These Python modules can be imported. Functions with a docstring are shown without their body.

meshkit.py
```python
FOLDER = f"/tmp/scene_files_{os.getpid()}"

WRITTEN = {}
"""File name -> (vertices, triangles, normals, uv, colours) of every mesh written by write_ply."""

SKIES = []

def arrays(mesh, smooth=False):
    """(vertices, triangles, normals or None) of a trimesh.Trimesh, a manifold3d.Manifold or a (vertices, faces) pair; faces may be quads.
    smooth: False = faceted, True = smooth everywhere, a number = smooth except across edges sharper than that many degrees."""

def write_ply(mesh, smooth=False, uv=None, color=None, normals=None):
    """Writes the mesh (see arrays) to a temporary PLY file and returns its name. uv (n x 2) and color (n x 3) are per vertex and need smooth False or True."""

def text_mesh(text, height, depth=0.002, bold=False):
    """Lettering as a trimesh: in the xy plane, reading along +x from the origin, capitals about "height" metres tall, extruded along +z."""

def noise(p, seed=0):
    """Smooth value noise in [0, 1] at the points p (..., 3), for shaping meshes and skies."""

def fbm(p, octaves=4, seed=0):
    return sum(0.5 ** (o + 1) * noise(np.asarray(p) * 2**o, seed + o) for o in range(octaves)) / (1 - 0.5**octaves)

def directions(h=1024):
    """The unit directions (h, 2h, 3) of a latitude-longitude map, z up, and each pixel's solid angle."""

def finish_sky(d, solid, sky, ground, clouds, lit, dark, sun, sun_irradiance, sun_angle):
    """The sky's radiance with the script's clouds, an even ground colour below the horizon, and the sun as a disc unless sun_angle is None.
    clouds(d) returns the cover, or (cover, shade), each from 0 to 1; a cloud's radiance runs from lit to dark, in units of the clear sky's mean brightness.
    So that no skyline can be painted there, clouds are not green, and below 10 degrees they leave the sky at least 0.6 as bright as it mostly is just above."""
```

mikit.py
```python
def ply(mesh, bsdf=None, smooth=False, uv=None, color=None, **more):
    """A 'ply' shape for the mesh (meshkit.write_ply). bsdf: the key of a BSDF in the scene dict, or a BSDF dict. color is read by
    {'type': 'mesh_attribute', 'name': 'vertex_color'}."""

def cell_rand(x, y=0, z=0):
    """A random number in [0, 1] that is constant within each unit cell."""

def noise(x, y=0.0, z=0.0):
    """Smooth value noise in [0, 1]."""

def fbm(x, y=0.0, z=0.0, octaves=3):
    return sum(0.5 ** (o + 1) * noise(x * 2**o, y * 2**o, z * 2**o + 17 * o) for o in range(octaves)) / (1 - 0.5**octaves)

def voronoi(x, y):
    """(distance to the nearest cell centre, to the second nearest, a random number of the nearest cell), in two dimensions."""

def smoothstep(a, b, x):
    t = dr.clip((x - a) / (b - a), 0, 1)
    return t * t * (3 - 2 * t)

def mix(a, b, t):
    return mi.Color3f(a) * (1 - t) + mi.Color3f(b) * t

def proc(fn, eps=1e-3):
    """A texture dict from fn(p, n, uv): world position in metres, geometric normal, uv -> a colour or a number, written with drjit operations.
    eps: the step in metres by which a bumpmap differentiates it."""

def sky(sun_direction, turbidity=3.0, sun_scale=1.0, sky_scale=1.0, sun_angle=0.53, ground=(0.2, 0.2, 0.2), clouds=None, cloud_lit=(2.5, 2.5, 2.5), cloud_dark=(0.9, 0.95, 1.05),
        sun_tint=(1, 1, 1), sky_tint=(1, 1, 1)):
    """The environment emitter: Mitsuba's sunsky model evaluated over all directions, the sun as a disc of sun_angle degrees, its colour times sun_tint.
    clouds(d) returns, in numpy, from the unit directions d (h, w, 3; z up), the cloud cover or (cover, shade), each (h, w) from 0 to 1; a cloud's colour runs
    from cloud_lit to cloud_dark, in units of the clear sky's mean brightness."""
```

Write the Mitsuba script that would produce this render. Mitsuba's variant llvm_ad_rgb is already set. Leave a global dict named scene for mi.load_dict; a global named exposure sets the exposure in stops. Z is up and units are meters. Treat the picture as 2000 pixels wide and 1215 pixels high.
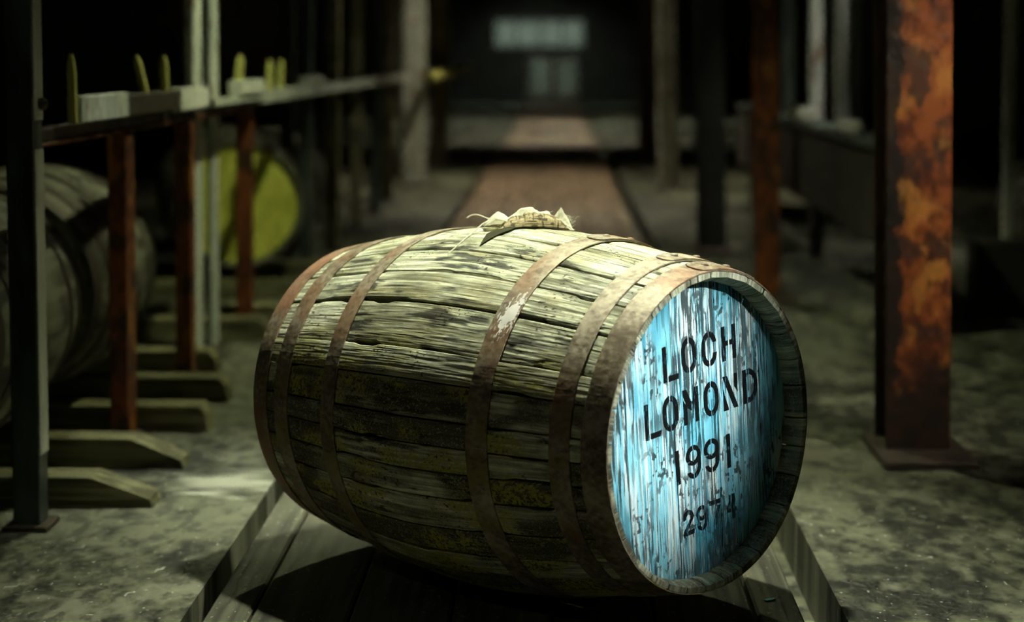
import math, numpy as np, trimesh, mitsuba as mi, drjit as dr, mikit, meshkit
from mikit import proc, noise, fbm, voronoi, smoothstep, mix, cell_rand
from shapely.geometry import Polygon, Point, LineString, box as sbox
from shapely import affinity
from shapely.ops import unary_union

T = mi.ScalarTransform4f
scene, labels = {}, {}
rng = np.random.default_rng(7)
PI = math.pi

# ---------------------------------------------------------------- camera: x across the aisle, y along it, z up
H, PITCH, YAW = 1.0617, 0.1390, 0.0252
fwd = np.array([-math.sin(YAW) * math.cos(PITCH), math.cos(YAW) * math.cos(PITCH), -math.sin(PITCH)])
scene['camera'] = {'type': 'thinlens', 'fov': 2 * math.degrees(math.atan(1000 / 3571.9)), 'fov_axis': 'x', 'aperture_radius': 0.016,
                   'focus_distance': 3.42, 'near_clip': 0.05, 'far_clip': 200.0,
                   'to_world': T().look_at(origin=[0, 0, H], target=(np.array([0, 0, H]) + fwd).tolist(), up=[0, 0, 1])}
exposure = 0.0

# ---------------------------------------------------------------- lamps of the warehouse and one added fill (hung or standing, all above or beside the picture)
#        name             position            aim                 half angle  radius  colour x strength, share of the light samples
LAMPS = [('pendant_lamp', (0.09, 3.80, 2.32), (0.02, 3.66, 0.35), 17, 0.045, (0.96, 1.00, 0.74), 3850, 5),
         ('flood_lamp',   (2.15, 2.67, 1.64), (0.24, 3.228, 0.46), 1.5, 0.035, (0.96, 1.00, 0.92), 10500, 4),
         ('pendant_lamp', (2.00, 3.30, 2.25), (0.99, 4.80, 0.72), 6, 0.05, (1.00, 0.94, 0.74), 1500, 1.5),
         ('pendant_lamp', (-1.60, 1.20, 2.45), (-0.20, 3.30, 0.30), 6, 0.06, (1.00, 1.00, 0.70), 65, 0.8),  # unseen fill lamp, added to lift the cask's lower side
         ('pendant_lamp', (-0.20, 6.2, 2.90), (-0.4, 6.25, 0.0), 36, 0.05, (0.92, 1.00, 0.58), 1700, 2.5),
         ('pendant_lamp', (-0.86, 4.80, 2.85), (-0.78, 4.50, 0.0), 4, 0.05, (0.95, 1.00, 0.76), 3000, 1.5),
         ('pendant_lamp', (1.75, 8.4, 2.80), (1.50, 9.7, 0.7), 10, 0.05, (1.00, 0.98, 0.84), 1300, 1),
         ('pendant_lamp', (0.20, 9.9, 2.95), (0.20, 9.8, 0.0), 38, 0.05, (0.97, 1.00, 0.72), 800, 1),
         ('pendant_lamp', (0.00, 14.6, 3.00), (0.0, 14.5, 0.0), 30, 0.06, (1.00, 0.92, 0.64), 2400, 1.5),
         ('pendant_lamp', (0.00, 23.6, 3.00), (0.0, 23.6, 0.0), 20, 0.06, (1.00, 0.95, 0.70), 6500, 1),
         ('pendant_lamp', (0.00, 29.0, 3.00), (0.0, 29.0, 0.0), 30, 0.06, (0.97, 1.00, 0.76), 5500, 1),
         ('pendant_lamp', (-0.4, 37.6, 3.00), (-0.4, 39.0, 0.0), 30, 0.06, (0.86, 1.00, 0.84), 1200, 0.7)]


# ---------------------------------------------------------------- helpers
def key_for(name):
    if name not in scene and name not in used:
        used.add(name); return name
    k = 1
    while f'{name}_{k:03d}' in used: k += 1
    used.add(f'{name}_{k:03d}'); return f'{name}_{k:03d}'
used = set()


def thing(name, label, cat, group=None):
    k = key_for(name)
    labels[k] = {'label': label, 'category': cat}
    if group: labels[k]['group'] = group
    return k


def obj(name, mesh, bsdf, parent=None, smooth=False, label=None, kind=None, **more):
    k = key_for(f'{parent}__{name}' if parent else name)
    scene[k] = mesh if isinstance(mesh, dict) else mikit.ply(mesh, bsdf, smooth=smooth, **more)
    if label or kind:
        labels.setdefault(k, {})
        if label: labels[k]['label'] = label
        if kind: labels[k]['kind'] = kind
    return k


def join(ms): return trimesh.util.concatenate(list(ms))


def cbox(x0, x1, y0, y1, z0, z1, c=0.004):
    """A box with chamfered edges."""
    import manifold3d as m3
    c = min(c, (x1 - x0) * .3, (y1 - y0) * .3, (z1 - z0) * .3)
    pts = []
    for x, sx in ((x0, 1), (x1, -1)):
        for y, sy in ((y0, 1), (y1, -1)):
            for z, sz in ((z0, 1), (z1, -1)):
                pts += [(x, y + sy * c, z + sz * c), (x + sx * c, y, z + sz * c), (x + sx * c, y + sy * c, z)]
    return trimesh.convex.convex_hull(np.array(pts))


def lean(mesh, kx, z0=0.0):
    v = np.array(mesh.vertices); v[:, 0] += kx * (v[:, 2] - z0)
    return trimesh.Trimesh(v, mesh.faces, process=False)


def grid(nu, nv, closed_u=False):
    i, j = np.meshgrid(np.arange(nu - (0 if closed_u else 1)), np.arange(nv - 1), indexing='ij')
    a, b = i * nv + j, ((i + 1) % nu) * nv + j
    return np.vstack([np.stack([a, b, b + 1], -1).reshape(-1, 3), np.stack([a, b + 1, a + 1], -1).reshape(-1, 3)])


def lathe(profile, n=48):
    """Closed surface of revolution about z from (r, z) pairs that start and end at r = 0."""
    p = np.asarray(profile, float)
    t = np.arange(n) * 2 * PI / n
    v = np.stack([p[None, :, 0] * np.cos(t)[:, None], p[None, :, 0] * np.sin(t)[:, None], np.broadcast_to(p[None, :, 1], (n, len(p)))], -1)
    m = trimesh.Trimesh(v.reshape(-1, 3), grid(n, len(p), True), process=False)
    m.update_faces(m.area_faces > 1e-12)
    return m


def ring(profile, n=72):
    """Surface of revolution about z of a closed outline of (r, z) pairs (counter-clockwise in r, z)."""
    p = np.asarray(profile + [profile[0]], float)
    t = np.arange(n) * 2 * PI / n
    v = np.stack([p[None, :, 0] * np.cos(t)[:, None], p[None, :, 0] * np.sin(t)[:, None], np.broadcast_to(p[None, :, 1], (n, len(p)))], -1)
    m = trimesh.Trimesh(v.reshape(-1, 3), grid(n, len(p), True), process=False)
    return m


def tube(pts, rad, n=6):
    p = np.asarray(pts, float); t = np.gradient(p, axis=0); t /= np.linalg.norm(t, axis=1, keepdims=True) + 1e-12
    ref = np.where(np.abs(t[:, 2:]) < .9, [0, 0, 1.0], [1.0, 0, 0])
    a = np.cross(t, ref); a /= np.linalg.norm(a, axis=1, keepdims=True) + 1e-12
    b = np.cross(t, a); ang = np.arange(n) * 2 * PI / n
    r = np.broadcast_to(rad, (len(p),))[:, None, None]
    v = p[:, None] + r * (np.cos(ang)[None, :, None] * a[:, None] + np.sin(ang)[None, :, None] * b[:, None])
    f = grid(len(p), n + 1)
    i, j = np.meshgrid(np.arange(len(p) - 1), np.arange(n), indexing='ij')
    q = np.stack([i * n + j, i * n + (j + 1) % n, (i + 1) * n + (j + 1) % n, (i + 1) * n + j], -1).reshape(-1, 4)
    f = np.vstack([q[:, [0, 2, 1]], q[:, [0, 3, 2]]])
    return trimesh.Trimesh(v.reshape(-1, 3), f, process=False)


# ---------------------------------------------------------------- materials
def rgb(*c): return {'type': 'rgb', 'value': list(c)}
def mat(base, rough=0.7, bump=None, scale=1.0, spec=0.4, **kw):
    d = {'type': 'principled', 'base_color': base, 'roughness': rough, 'specular': spec, **kw}
    if bump is not None: d = {'type': 'bumpmap', 'arbitrary': bump, 'scale': scale, 'bsdf': d}
    return {'type': 'twosided', 'bsdf': d}


def m_stave(p, n, uv):
    u, v = uv.x, uv.y
    g = fbm(u * 5, v * 130, 3.0, 3)
    big = fbm(u * 7, v * 9, 8.0, 3)
    c = mix((.19, .19, .12), (.78, .80, .59), smoothstep(.22, .78, .55 * g + .45 * big))
    c = mix(c, (.32, .27, .13), .40 * smoothstep(.54, .74, fbm(u * 9, v * 11, 21.0, 3)))          # tan weathering
    c = mix(c, (.62, .62, .50), .6 * smoothstep(.55, .75, fbm(u * 3.5, v * 26, 31.0, 3)))            # pale scuffs
    fine = fbm(u * 16, v * 340, 15.0, 3)
    c = c * (.68 + .66 * smoothstep(.25, .75, fine)) * (.80 + .40 * fbm(u * 90, v * 150, 16.0, 2))
    sm = smoothstep(.545, .68, .6 * fbm(u * 10, v * 34, 41.0, 4) + .4 * fbm(u * 22, v * 120, 42.0, 3)) * smoothstep(.42, .6, fbm(u * 3.1, v * 5, 44.0, 2))
    c = mix(c, (.022, .024, .022), .85 * sm)                                                       # black smudges
    cr = smoothstep(.045, .0, dr.abs(noise(u * 4, v * 95, 5.0) - .5)) * smoothstep(.50, .62, fbm(u * 6, v * 30, 51.0, 2))
    c = mix(c, (.015, .014, .012), .9 * cr)                                                        # cracks along the grain
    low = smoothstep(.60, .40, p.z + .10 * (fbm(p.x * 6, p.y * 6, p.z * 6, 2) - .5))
    c = mix(c, (.045, .038, .022), .85 * low * smoothstep(.38, .58, fbm(u * 6, v * 12, 71.0, 3)))                      # patchy damp stain with painted shade on the lower staves
    sx = dr.abs((p.x + .0693) * .7479 - (p.y - 3.5943) * .6634 + (p.z - .3634) * .0225)
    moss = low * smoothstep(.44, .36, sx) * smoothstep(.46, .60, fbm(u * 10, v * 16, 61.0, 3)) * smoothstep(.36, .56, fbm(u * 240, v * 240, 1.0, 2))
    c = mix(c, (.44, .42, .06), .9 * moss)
    c = mix(c, (.70, .68, .45), low * smoothstep(.70, .78, noise(u * 420, v * 420, 2.0)) * .4)
    pits = smoothstep(.80, .86, noise(u * 170, v * 300, 9.0)) * smoothstep(.5, .65, fbm(u * 12, v * 12, 70.0, 2))
    return mix(c, (.02, .018, .015), .8 * pits)
def b_stave(p, n, uv):
    u, v = uv.x, uv.y
    return fbm(u * 9, v * 190, 3.0, 3) * .0022 + fbm(u * 16, v * 340, 15.0, 3) * .0010 + fbm(u * 30, v * 60, 4.0, 3) * .0012 + smoothstep(.05, .0, dr.abs(noise(u * 4, v * 95, 5.0) - .5)) * smoothstep(.58, .72, fbm(u * 6, v * 30, 51.0, 2)) * -.0015
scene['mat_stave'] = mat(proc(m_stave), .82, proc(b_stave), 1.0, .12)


def rust(p, uv, splash=None):
    a = fbm(p.x * 16, p.y * 16, p.z * 16, 4); f = fbm(p.x * 130, p.y * 130, p.z * 130, 3)
    c = mix((.135, .10, .062), (.44, .38, .28), smoothstep(.3, .7, .6 * a + .4 * f))
    c = mix(c, (.27, .125, .055), .55 * smoothstep(.54, .72, fbm(p.x * 9 + 3, p.y * 9, p.z * 9, 3)))
    low = smoothstep(.58, .36, p.z)
    c = mix(c, (.27, .22, .045), low * .65 * smoothstep(.5, .62, fbm(p.x * 22, p.y * 22, p.z * 22 + 9, 3)))
    return mix(c, (.02, .016, .012), .35 * smoothstep(.62, .76, fbm(p.x * 60, p.y * 60, p.z * 60 + 4, 3)))
def m_hoop(p, n, uv): return rust(p, uv)
def m_hoop_splash(p, n, uv):
    du, dv = (uv.x - .2150) / .0145, (uv.y - .2640 - (uv.x - .2150) * .7) / .034
    k = dr.sqrt(du * du + dv * dv) + .9 * (fbm(uv.x * 150, uv.y * 150, 3.0, 3) - .5)
    drip = smoothstep(.62, .70, noise(uv.x * 420, uv.y * 160, 7.0)) * smoothstep(2.1, 1.0, k)
    return mix(rust(p, uv), (.86, .83, .80), dr.maximum(smoothstep(1.05, .85, k), drip))
def m_hoop_red(p, n, uv):
    c = rust(p, uv)
    return mix(c, (.36, .17, .10), .65 * smoothstep(.35, .55, fbm(p.x * 7, p.y * 7, p.z * 7 + 5, 3)))
def b_hoop(p, n, uv): return fbm(p.x * 60, p.y * 60, p.z * 60, 3) * .0012
for k, f in (('hoop', m_hoop), ('hoop_splash', m_hoop_splash), ('hoop_red', m_hoop_red)):
    scene['mat_' + k] = mat(proc(f), .58, proc(b_hoop), 1.0, .5, metallic=.25)


def worn(u, v):
    pat = smoothstep(.34, .62, fbm(u * 17 + 5.3, v * 10 + 2.1, 11.0, 3))
    st = smoothstep(.505, .575, .72 * fbm(u * 300, v * 15, 2.0, 2) + .28 * fbm(u * 90, v * 30, 5.0, 3) + .07 * (pat - .5))
    sc = smoothstep(.58, .66, fbm(u * 130, v * 90, 13.0, 3)) * smoothstep(.44, .62, fbm(u * 12, v * 12, 15.0, 3))
    line = smoothstep(.025, .0, dr.abs(noise(u * 190, v * 2.2, 17.0) - .5)) * (.35 + .65 * pat)
    scratch = smoothstep(.012, .0, dr.abs(noise(u * 9 + v * 4, v * 26 - u * 9, 19.0) - .5)) * smoothstep(.55, .65, fbm(u * 9, v * 9, 29.0, 2)) * .6
    return dr.clip(dr.maximum(dr.maximum(st * (.55 + .45 * pat), sc), dr.maximum(line, scratch)), 0, 1)
def m_head(p, n, uv):
    u, v = uv.x, uv.y
    w = worn(u, v)
    c = mix((.075, .40, .57), (.25, .66, .82), smoothstep(.3, .7, fbm(u * 18, v * 8, 3.0, 3)))
    c = mix(c, (.84, .94, .93), .82 * smoothstep(.36, .56, fbm(u * 7 + 4, v * 5, 23.0, 3)) * smoothstep(.40, .58, fbm(u * 300, v * 10, 25.0, 2)))
    return mix(c, (.010, .026, .032), .94 * w)
def b_head(p, n, uv): return worn(uv.x, uv.y) * -.0007 + fbm(uv.x * 500, uv.y * 20, 4.0, 2) * .0005
scene['mat_head'] = mat(proc(m_head), .62, proc(b_head), 1.0, .22)
def m_letter(p, n, uv):
    w = smoothstep(.66, .74, fbm(uv.x * 260, uv.y * 40, 33.0, 3)) * .0 + smoothstep(.72, .80, fbm(uv.x * 400, uv.y * 60, 33.0, 3)) * .5
    return mix((.004, .005, .006), (.08, .26, .34), w)
scene['mat_letter'] = mat(proc(m_letter), .85, spec=.06)
def m_letter_faint(p, n, uv):
    w = .7 * smoothstep(.58, .70, fbm(uv.x * 300, uv.y * 60, 35.0, 3))
    return mix((.005, .007, .009), (.05, .16, .21), w)
scene['mat_letter_faint'] = mat(proc(m_letter_faint), .85, spec=.06)


def m_ground(p, n, uv):
    a = fbm(p.x * 3.1, p.y * 1.7, 1.0, 4); f = fbm(p.x * 26, p.y * 18, 2.0, 4)
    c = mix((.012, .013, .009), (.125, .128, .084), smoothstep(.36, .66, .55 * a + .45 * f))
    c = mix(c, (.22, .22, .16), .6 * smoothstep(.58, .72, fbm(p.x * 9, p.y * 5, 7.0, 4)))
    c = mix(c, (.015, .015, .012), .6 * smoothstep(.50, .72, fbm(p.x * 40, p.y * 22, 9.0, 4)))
    light_patch = smoothstep(.95, .35, dr.sqrt(dr.square((p.x + .83) / .19) + dr.square((p.y - 4.46) / .17)) + 1.1 * (fbm(p.x * 9, p.y * 26, 12.0, 3) - .5))
    c = mix(c, (.60, .60, .50), .85 * light_patch)                                                       # pool of light on the concrete, painted into its colour
    return mix(c, (.62, .62, .54), smoothstep(.92, .96, noise(p.x * 90, p.y * 60, 3.0)) * .4)
def b_ground(p, n, uv): return fbm(p.x * 30, p.y * 30, 3.0, 4) * .010 + fbm(p.x * 120, p.y * 120, 5.0, 2) * .003
scene['mat_ground'] = mat(proc(m_ground), .55, proc(b_ground, 2e-3), 1.0, .5)
def m_board(p, n, uv):
    a = fbm(p.x * 60, p.y * 2.2, 1.0, 3); f = fbm(p.x * 8, p.y * 3, 2.0, 3)
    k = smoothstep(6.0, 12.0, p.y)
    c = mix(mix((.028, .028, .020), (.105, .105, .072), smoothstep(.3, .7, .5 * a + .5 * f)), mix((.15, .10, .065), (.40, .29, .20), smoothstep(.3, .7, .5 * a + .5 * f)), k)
    return mix(c, (.50, .49, .38), smoothstep(.86, .94, noise(p.x * 150, p.y * 90, 3.0)) * .3)
def b_board(p, n, uv): return fbm(p.x * 130, p.y * 6, 3.0, 3) * .003 + fbm(p.x * 40, p.y * 40, 5.0, 3) * .003
scene['mat_board'] = mat(proc(m_board), .6, proc(b_board, 2e-3), 1.0, .45)

def m_redox(p, n, uv):
    a = fbm(p.x * 9, p.y * 9, p.z * 4, 4); f = fbm(p.x * 50, p.y * 50, p.z * 30, 3)
    c = mix((.060, .014, .006), (.215, .056, .015), smoothstep(.32, .66, .6 * a + .4 * f))
    c = mix(c, (.36, .145, .03), .75 * smoothstep(.56, .70, fbm(p.x * 13, p.y * 13, p.z * 6 + 4, 4)))
    return mix(c, (.030, .014, .010), .85 * smoothstep(.55, .66, fbm(p.x * 16, p.y * 16, p.z * 9 + 8, 4)))
def b_redox(p, n, uv): return fbm(p.x * 60, p.y * 60, p.z * 40, 3) * .003
def m_rust_column(p, n, uv):
    c = m_redox(p, n, uv) * 1.5
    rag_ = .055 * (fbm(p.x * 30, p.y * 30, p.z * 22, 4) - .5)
    dark_edge = dr.maximum(smoothstep(.918, .906, p.x + .027 * p.z + rag_), smoothstep(.36, .16, p.z + 4 * rag_))       # near-black with a ragged border along one edge and towards the foot
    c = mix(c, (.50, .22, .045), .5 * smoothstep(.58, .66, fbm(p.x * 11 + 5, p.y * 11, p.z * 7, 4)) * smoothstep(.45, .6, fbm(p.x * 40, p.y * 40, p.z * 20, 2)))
    return mix(c, (.010, .009, .008), .93 * dark_edge)
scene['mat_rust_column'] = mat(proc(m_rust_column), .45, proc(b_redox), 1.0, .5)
scene['mat_redox'] = mat(proc(m_redox), .5, proc(b_redox), 1.0, .5)
def m_pale(p, n, uv):
    a = fbm(p.x * 20, p.y * 20, p.z * 5, 3)
    c = mix((.46, .50, .44), (.76, .77, .68), smoothstep(.3, .7, a))
    return mix(c, (.20, .11, .06), .8 * smoothstep(.62, .74, fbm(p.x * 30, p.y * 30, p.z * 12 + 3, 3)))
scene['mat_pale'] = mat(proc(m_pale), .45)
def m_green(p, n, uv): return mix((.035, .045, .040), (.10, .13, .115), smoothstep(.3, .7, fbm(p.x * 20, p.y * 20, p.z * 4, 3)))
def m_white(p, n, uv): return mix((.66, .67, .58), (.90, .89, .80), smoothstep(.3, .7, fbm(p.x * 25, p.y * 25, p.z * 6, 3)))
scene['mat_white'] = mat(proc(m_white), .6)
scene['mat_green'] = mat(proc(m_green), .4)
def m_timber(p, n, uv):
    a = fbm(p.x * 5 + p.y * 90, p.z * 90, 1.0, 3); f = fbm(p.x * 7, p.y * 7, p.z * 7, 3)
    return mix((.05, .048, .022), (.25, .24, .125), smoothstep(.3, .7, .5 * a + .5 * f))
scene['mat_timber'] = mat(proc(m_timber), .75)
def m_dark(p, n, uv): return mix((.014, .012, .010), (.045, .040, .030), fbm(p.x * 8, p.y * 8, p.z * 30, 3))
scene['mat_dark_timber'] = mat(proc(m_dark), .8)
def m_peg(p, n, uv): return mix((.50, .49, .12), (.70, .69, .24), fbm(p.x * 40, p.y * 40, p.z * 12, 3))
scene['mat_peg'] = mat(proc(m_peg), .7)
def m_oldcask(p, n, uv):
    a = fbm(p.x * 30, p.y * 4, p.z * 30, 3); f = fbm(p.x * 6, p.y * 6, p.z * 6, 3)
    c = mix((.045, .042, .028), (.21, .21, .15), smoothstep(.3, .7, .5 * a + .5 * f))
    return mix(c, (.02, .02, .016), .8 * smoothstep(.55, .66, fbm(p.x * 10, p.y * 10, p.z * 10 + 6, 3)))
scene['mat_old_cask'] = mat(proc(m_oldcask), .75)
def m_oldhead(p, n, uv): return mix((.12, .125, .085), (.44, .46, .34), smoothstep(.32, .68, .6 * fbm(p.x * 5, p.y * 5, p.z * 5, 4) + .4 * fbm(p.x * 50, p.y * 50, p.z * 8, 3)))
scene['mat_old_head'] = mat(proc(m_oldhead), .7)
def m_yel(p, n, uv): return mix((.42, .43, .05), (.74, .75, .13), smoothstep(.3, .7, .6 * fbm(p.x * 5, p.y * 5, p.z * 5, 4) + .4 * fbm(p.x * 60, p.y * 60, p.z * 10, 3)))
scene['mat_yellow_head'] = mat(proc(m_yel), .6)
def m_iron(p, n, uv): return mix((.03, .026, .022), (.10, .075, .055), fbm(p.x * 25, p.y * 25, p.z * 25, 3))
scene['mat_iron'] = mat(proc(m_iron), .6, metallic=.3)
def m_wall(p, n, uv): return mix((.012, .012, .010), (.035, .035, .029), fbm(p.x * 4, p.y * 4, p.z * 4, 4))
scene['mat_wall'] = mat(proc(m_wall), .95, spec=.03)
def m_door(p, n, uv): return mix((.30, .36, .31), (.62, .70, .62), fbm(p.x * 3, p.y * 3, p.z * 2, 4))
scene['mat_door'] = mat(proc(m_door), .7)
def m_hess(p, n, uv):
    wv = dr.abs(dr.sin(uv.x * 1700)) * dr.abs(dr.sin(uv.y * 1700))
    gap = smoothstep(.60, .72, noise(uv.x * 520, uv.y * 90, 1.0)) + smoothstep(.60, .72, noise(uv.x * 90, uv.y * 520, 4.0))
    c = mix((.30, .235, .12), (.66, .57, .36), dr.clip(wv * 1.3, 0, 1))
    return mix(c, (.045, .035, .018), .85 * dr.clip(gap, 0, 1))
scene['mat_hessian'] = mat(proc(m_hess), .9, proc(lambda p, n, uv: dr.abs(dr.sin(uv.x * 1700)) * dr.abs(dr.sin(uv.y * 1700)) * .0008), 1.0, .2)
scene['mat_cloth'] = {'type': 'principledthin', 'base_color': rgb(.90, .89, .78), 'roughness': .9, 'diff_trans': 1.0, 'spec_trans': 0.0}
scene['mat_flap'] = mat(rgb(.035, .036, .016), .9, spec=.2)
scene['mat_chip'] = mat(rgb(.16, .58, .60), .6)
scene['mat_shade'] = mat(rgb(.05, .06, .055), .5)

# ---------------------------------------------------------------- the setting
GL0, GL1, GR0, GR1 = -.712, -.674, .472, .552          # the two gutters beside the boarded gangway
def ground_mesh(x0, x1, y0, y1, nx, ny, amp=.010):
    xs, ys = np.linspace(x0, x1, nx), y0 + (y1 - y0) * np.linspace(0, 1, ny) ** 1.6
    X, Y = np.meshgrid(xs, ys, indexing='ij')
    P = np.stack([X, Y, X * 0], -1)
    Z = amp * (meshkit.fbm(P * 7, 4, 3) - .5) * np.minimum(1, np.abs(X - (x1 if x1 < 0 else x0)) / .1)
    return trimesh.Trimesh(np.stack([X, Y, Z], -1).reshape(-1, 3), grid(nx, ny), process=False)
Y0, Y1 = -3.0, 40.0
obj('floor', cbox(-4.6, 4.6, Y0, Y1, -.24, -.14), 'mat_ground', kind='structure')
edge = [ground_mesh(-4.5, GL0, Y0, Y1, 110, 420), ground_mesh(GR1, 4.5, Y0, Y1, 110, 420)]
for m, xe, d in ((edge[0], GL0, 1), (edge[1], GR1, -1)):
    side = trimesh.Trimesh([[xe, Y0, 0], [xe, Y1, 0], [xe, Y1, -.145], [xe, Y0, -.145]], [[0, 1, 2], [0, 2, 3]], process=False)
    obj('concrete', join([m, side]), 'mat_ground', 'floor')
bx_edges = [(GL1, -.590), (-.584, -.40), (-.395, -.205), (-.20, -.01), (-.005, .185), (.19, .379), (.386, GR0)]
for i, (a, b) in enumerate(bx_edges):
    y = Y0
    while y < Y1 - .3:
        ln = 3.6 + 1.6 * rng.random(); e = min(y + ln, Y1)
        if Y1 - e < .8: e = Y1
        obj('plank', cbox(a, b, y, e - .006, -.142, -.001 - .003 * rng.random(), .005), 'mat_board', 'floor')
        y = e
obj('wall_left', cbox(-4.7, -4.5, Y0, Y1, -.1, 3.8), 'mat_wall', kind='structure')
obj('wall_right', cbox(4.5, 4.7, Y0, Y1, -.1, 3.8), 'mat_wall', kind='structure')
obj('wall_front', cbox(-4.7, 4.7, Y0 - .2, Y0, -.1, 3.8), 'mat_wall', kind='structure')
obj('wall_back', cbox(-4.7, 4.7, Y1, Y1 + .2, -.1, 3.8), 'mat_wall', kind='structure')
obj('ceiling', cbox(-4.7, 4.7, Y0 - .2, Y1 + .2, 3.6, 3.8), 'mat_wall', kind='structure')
# the pale doors and the window over them in the far wall
d = obj('door_1', cbox(-.72, .46, Y1 - .03, Y1 - .001, 0, 1.12), 'mat_dark_timber', kind='structure', label='dark door frame in the far end wall')
for a, b in ((-.66, -.16), (-.04, .42)):
    q = obj('door_leaf', cbox(a, b, Y1 - .07, Y1 - .031, .15, 1.02, .01), 'mat_door', d, label='pale painted door leaf')
w_ = obj('window_1', cbox(-1.42, .60, Y1 - .05, Y1 - .001, 1.20, 1.86), 'mat_dark_timber', kind='structure')
for k in range(4):
    x = -1.36 + k * .485
    obj('pane', {**mikit.ply(cbox(x, x + .44, Y1 - .056, Y1 - .051, 1.25, 1.80, .001)), 'bsdf': {'type': 'ref', 'id': 'mat_door'},
                 'emitter': {'type': 'area', 'radiance': rgb(.06, .08, .064), 'sampling_weight': .05}}, None, w_)


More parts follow.
